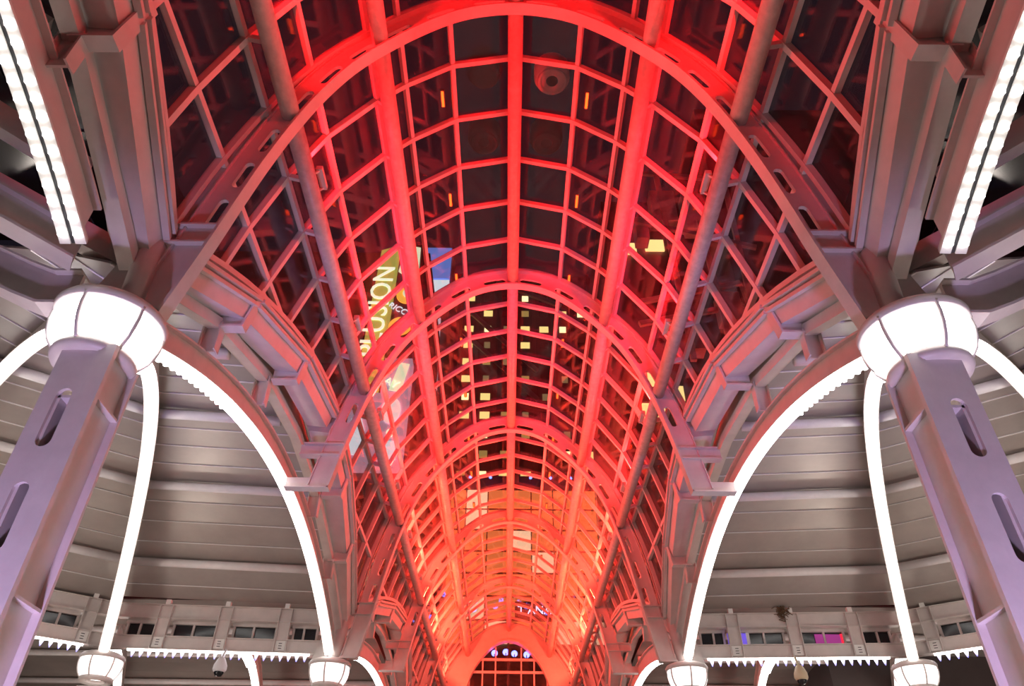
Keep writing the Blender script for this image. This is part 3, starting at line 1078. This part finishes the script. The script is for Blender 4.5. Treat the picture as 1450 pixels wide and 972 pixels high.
# block on the left that carries the signs
bl = thing('corner_building', (-14, 36, -CZ), 'dark brown building behind the lettered billboard', 'building')
build('wall', MB().box(-22, -4.9, 31.0, 39.5, -CZ, 31), BRICK, bl)
for i in range(5):
    for j in range(7):
        build('window', MB().box(-8.0 - i * 2.6, -6.7 - i * 2.6, 30.94, 30.99, 4 + j * 3.4, 5.8 + j * 3.4), BLACK, bl)
sgn = thing('lettered_billboard', (-7.1, 30.2, 20.5), 'tall yellow-green vertical billboard with white letters', 'billboard')
build('board', MB().prism([(-7.75, 30.0, 20.5), (-6.75, 30.0, 20.5), (-6.62, 30.0, 30.6), (-7.55, 30.0, 30.2)], (0, .94, 0)), SIGN, sgn)
text('lettering', 'PLUSION', 1.62, SIGNW, sgn, (-7.2, 29.96, 25.7), (.035, 0, 1), (-1, 0, .02))
pst = thing('food_poster', (-6.0, 30.2, 24.5), 'poster with orange bowls and white script beside the lettered billboard', 'poster')
build('board', MB().box(-6.50, -5.25, 30.2, 30.94, 23.6, 30.9), BRICK, pst)
build('pale_panel', MB().prism([(-6.45, 30.15, 28.7), (-5.8, 30.15, 28.1), (-5.3, 30.15, 28.6), (-5.35, 30.15, 30.6), (-6.2, 30.15, 30.8)], (0, .05, 0)), PALE, pst)
for cx_, cz_, r_ in ((-5.75, 26.9, .62), (-5.95, 24.7, .62)):
    o = build('bowl', MB().lathe((0, 0, 0), [(.001, .03), (r_ * .98, .02), (r_, 0), (r_, -.04)], 28), ORNG, pst, loc=(0, 0, 0))
    o.rotation_euler = (math.pi / 2, 0, 0)
    o.location = Vector((cx_, 30.14, cz_)) - Vector(pst['_base'])
    o = build('bowl_filling', MB().lathe((0, 0, 0), [(.001, .06), (r_ * .6, .05), (r_ * .62, .03)], 24), PALE, pst, loc=(0, 0, 0))
    o.rotation_euler = (math.pi / 2, 0, 0)
    o.location = Vector((cx_ + .1, 30.13, cz_ + .12)) - Vector(pst['_base'])
text('script', 'RICCO', .52, CYAN, pst, (-6.0, 30.10, 25.75), (.85, 0, -.52), (.52, 0, .85))
scr = thing('video_screen', (-6.3, 30.2, 16.5), 'bright white and blue advertising screen low beside the haunch tube', 'screen')
build('panel', MB().box(-7.9, -5.1, 30.2, 30.94, 16.4, 20.45), MAUV, scr)
build('white_field', MB().prism([(-7.8, 30.15, 17.0), (-7.2, 30.15, 16.9), (-7.0, 30.15, 18.3), (-7.3, 30.15, 19.2), (-7.7, 30.15, 18.9)], (0, .05, 0)), CYAN, scr)
o = build('face_shape', MB().lathe((0, 0, 0), [(.001, .05), (.42, .04), (.50, .0)], 24), PINK, scr, loc=(0, 0, 0))
o.rotation_euler = (math.pi / 2, 0, 0)
o.scale = (.95, 1.5, 1)
o.location = Vector((-5.85, 30.14, 19.4)) - Vector(scr['_base'])
build('white_field', MB().box(-6.15, -5.35, 30.14, 30.2, 16.7, 17.7), CYAN, scr)
build('crown_field', MB().box(-6.5, -5.1, 30.2, 30.94, 20.45, 22.6), MAUV, scr)
build('white_field', MB().prism([(-6.1, 30.14, 20.6), (-5.5, 30.14, 20.5), (-5.2, 30.14, 22.2), (-5.7, 30.14, 22.3)], (0, .05, 0)), PALE, scr)
text('lettering', 'AY', .6, SIGNW, scr, (-6.0, 30.1, 21.0), (.9, 0, -.43), (.43, 0, .9))
text('lettering', 'G', .6, SIGNW, scr, (-5.75, 30.1, 18.1), (.9, 0, -.43), (.43, 0, .9))
sl = thing('slim_building', (-8, 44, -CZ), 'slim dark building carrying the blue screen and mauve banner', 'building')
build('wall', MB().box(-14, -4.3, 46.5, 49.2, -CZ, 44), BRICK, sl)
build('sign_frame', MB().box(-6.6, -4.6, 40.3, 46.5, 25.5, 41), BRICK, sl)
bb = thing('blue_screen', (-5.6, 40.2, 35), 'blue and white lit panel between ridge and upper tube', 'screen')
build('panel', MB().box(-6.55, -4.7, 40, 40.3, 37.4, 40.6), BLUS, bb)
build('white_band', MB().box(-6.55, -4.7, 39.95, 40.25, 35.6, 37.2), CYAN, bb)
bb = thing('mauve_banner', (-5.6, 40.2, 26), 'pale mauve vertical banner with a white stroke beside the upper tube', 'banner')
build('cloth', MB().prism([(-6.5, 40, 32.2), (-5.1, 40, 33.6), (-4.95, 40, 27.6), (-5.5, 40, 26.0), (-5.8, 40, 30.5)], (0, .29, 0)), emis('banner_mauve', (.80, .62, .72), .75), bb)

# tower straight ahead
tw = thing('office_tower', (2, 76, -CZ), 'dark office tower with scattered yellow lit windows beyond the ridge', 'building')
build('wall', MB().box(-9, 15, 70, 84, -CZ, 66), FACADE, tw)
for i in range(11):
    build('pier', MB().box(-9 + i * 2.3, -8.6 + i * 2.3, 69.6, 70, 20, 66), BRICK, tw)
yels = [raw_mesh('lit_window', MB().box(-.5 * a_, .5 * a_, -.03, .03, -.45, .45), mat('lit_window_%d' % k_, c_, .4, emit=c_, strength=s_)) for k_, (a_, c_, s_) in enumerate(((1.1, (1, .78, .25), 1.3), (.8, (1, .85, .4), 2.0), (.9, (.8, .55, .15), .45), (.7, (.55, .45, .2), .35)))]
drk = raw_mesh('dark_window', MB().box(-.55, .55, -.03, .03, -.5, .5), BLACK)
for i in range(10):
    for j in range(17):
        lit = random.random() < (.85 if i in (1, 2, 4, 8) else .35)
        put('window', random.choice(yels) if lit else drk, (-7.6 + i * 2.3, 69.95, 22 + j * 2.5), tw)
for a, b in (((-8, 69, 62), (3, 69, 50)), ((-8, 69, 58), (3, 69, 46)), ((6, 69, 60), (-2, 69, 64))):
    build('red_brace', MB().bar(a, b, .35, .5), REDP, tw)
# warm lit canopy block beyond the end wall
ob = thing('orange_hall', (0, 54, -CZ), 'low building with glowing orange panelled front beyond the last arches', 'building')
build('wall', MB().box(-12, 12, 50.2, 60, -CZ, 26.5), BRICK, ob)
OP = emis('orange_panel', (1.0, .22, .06), 1.0)
OPW = emis('orange_panel_bright', (1.0, .58, .34), 1.4)
for i in range(14):
    for j in range(7):
        build('lit_panel', MB().box(-11.2 + i * 1.6, -9.7 + i * 1.6, 50.0, 50.15, 14.2 + j * 1.6, 15.6 + j * 1.6), OPW if random.random() < .16 else OP, ob)
for i in range(9):
    t = thing('blue_bulb', (-6 + i * 1.5, 49.5, 25.9), 'tiny blue bulb in the row over the orange panels', 'bulb', 'blue bulbs over the orange front')
    build('bulb', MB().lathe((-6 + i * 1.5, 49.5, 26.0), [(.001, -.12), (.1, -.06), (.12, 0), (.06, .1), (.001, .12)], 10), BLUE, t, smooth=True)
    build('socket', MB().box(-6.05 + i * 1.5, -5.95 + i * 1.5, 49.45, 50.19, 26.1, 26.2), DARK, t)
sb = thing('white_letter_sign', (1.4, 49.9, 15.2), 'small blue-white letter sign seen low beside the ridge tube', 'sign')
build('panel', MB().box(.4, 3.1, 49.6, 49.98, 15.6, 16.8), DARK, sb)
text('lettering', 'T ANA', .75, emis('sign_blue_white', (.7, .75, 1.0), 2.5), sb, (1.7, 49.56, 16.2), (1, 0, 0), (0, 0, 1))

# red gantry building on the right
rg = thing('gantry_building', (12, 22, -CZ), 'dark building with red-lit steel gantries and boxes', 'building')
build('wall', MB().box(9.5, 26, 23, 36, -CZ, 34), FACADE, rg)
build('wall', MB().box(4.6, 9.5, 26, 36, 8, 30), FACADE, rg)
REDL = emis('red_lit_box', (.9, .02, .05), .9)
for x0, x1, y_, z0, z1 in ((5.6, 6.6, 20.0, 22.0, 23.8), (7.0, 8.0, 20.3, 21.9, 24.0), (4.9, 5.4, 20.2, 21.2, 22.4), (7.5, 8.3, 20.0, 16.9, 18.2), (5.6, 6.1, 20.0, 15.3, 16.2), (6.4, 6.8, 20.2, 15.7, 16.5)):
    build('red_box', MB().box(x0, x1, y_, y_ + .6, z0, z1), REDP, rg)
for a, b in (((4.5, 20, 17.6), (8.6, 20.4, 19.0)), ((8.6, 20.4, 19.0), (9.8, 22.5, 17.6)), ((4.5, 20, 16.6), (8.5, 20.4, 17.9)), ((8.5, 20.4, 17.9), (9.7, 22.5, 16.4)),
             ((6.2, 20, 15), (6.0, 20, 25)), ((7.6, 20, 15), (7.4, 20, 22)), ((8.6, 20, 15), (8.8, 20, 24)), ((4.6, 20, 25), (9.6, 20, 24.4)), ((4.6, 20, 22), (9.4, 20, 20.5))):
    build('gantry_beam', MB().bar(a, b, .14, .2), REDP, rg)
for x, z in ((5.2, 20.3), (6.6, 20.5), (5.9, 14.1), (6.4, 13.5), (5.5, 12.8)):
    w_ = build('window', MB().box(x, x + .95, 25.85, 25.95, z * 1.28, z * 1.28 + .75), YELW, rg)
# lit displays behind the ring beam openings on the right
for x0, x1, m_, lab in ((4.75, 5.15, emis('display_violet', (.16, .10, .75), .7), 'violet lit panel behind a ring beam opening'),
                        (6.65, 7.2, emis('display_magenta', (.35, .04, .25), .6), 'magenta lit panel with red edge behind a ring beam opening')):
    t = thing('lit_display', (x0, 16.3, 4.7), lab, 'display')
    build('panel', MB().box(x0, x1, 16.44, 16.47, 4.70, 4.93), m_, t)
    build('edge', MB().box(x1, x1 + .07, 16.43, 16.47, 4.70, 4.94), REDL if 'magenta' in lab else WHITEP, t)
for o in bpy.data.objects:
    if '_base' in o:
        del o['_base']
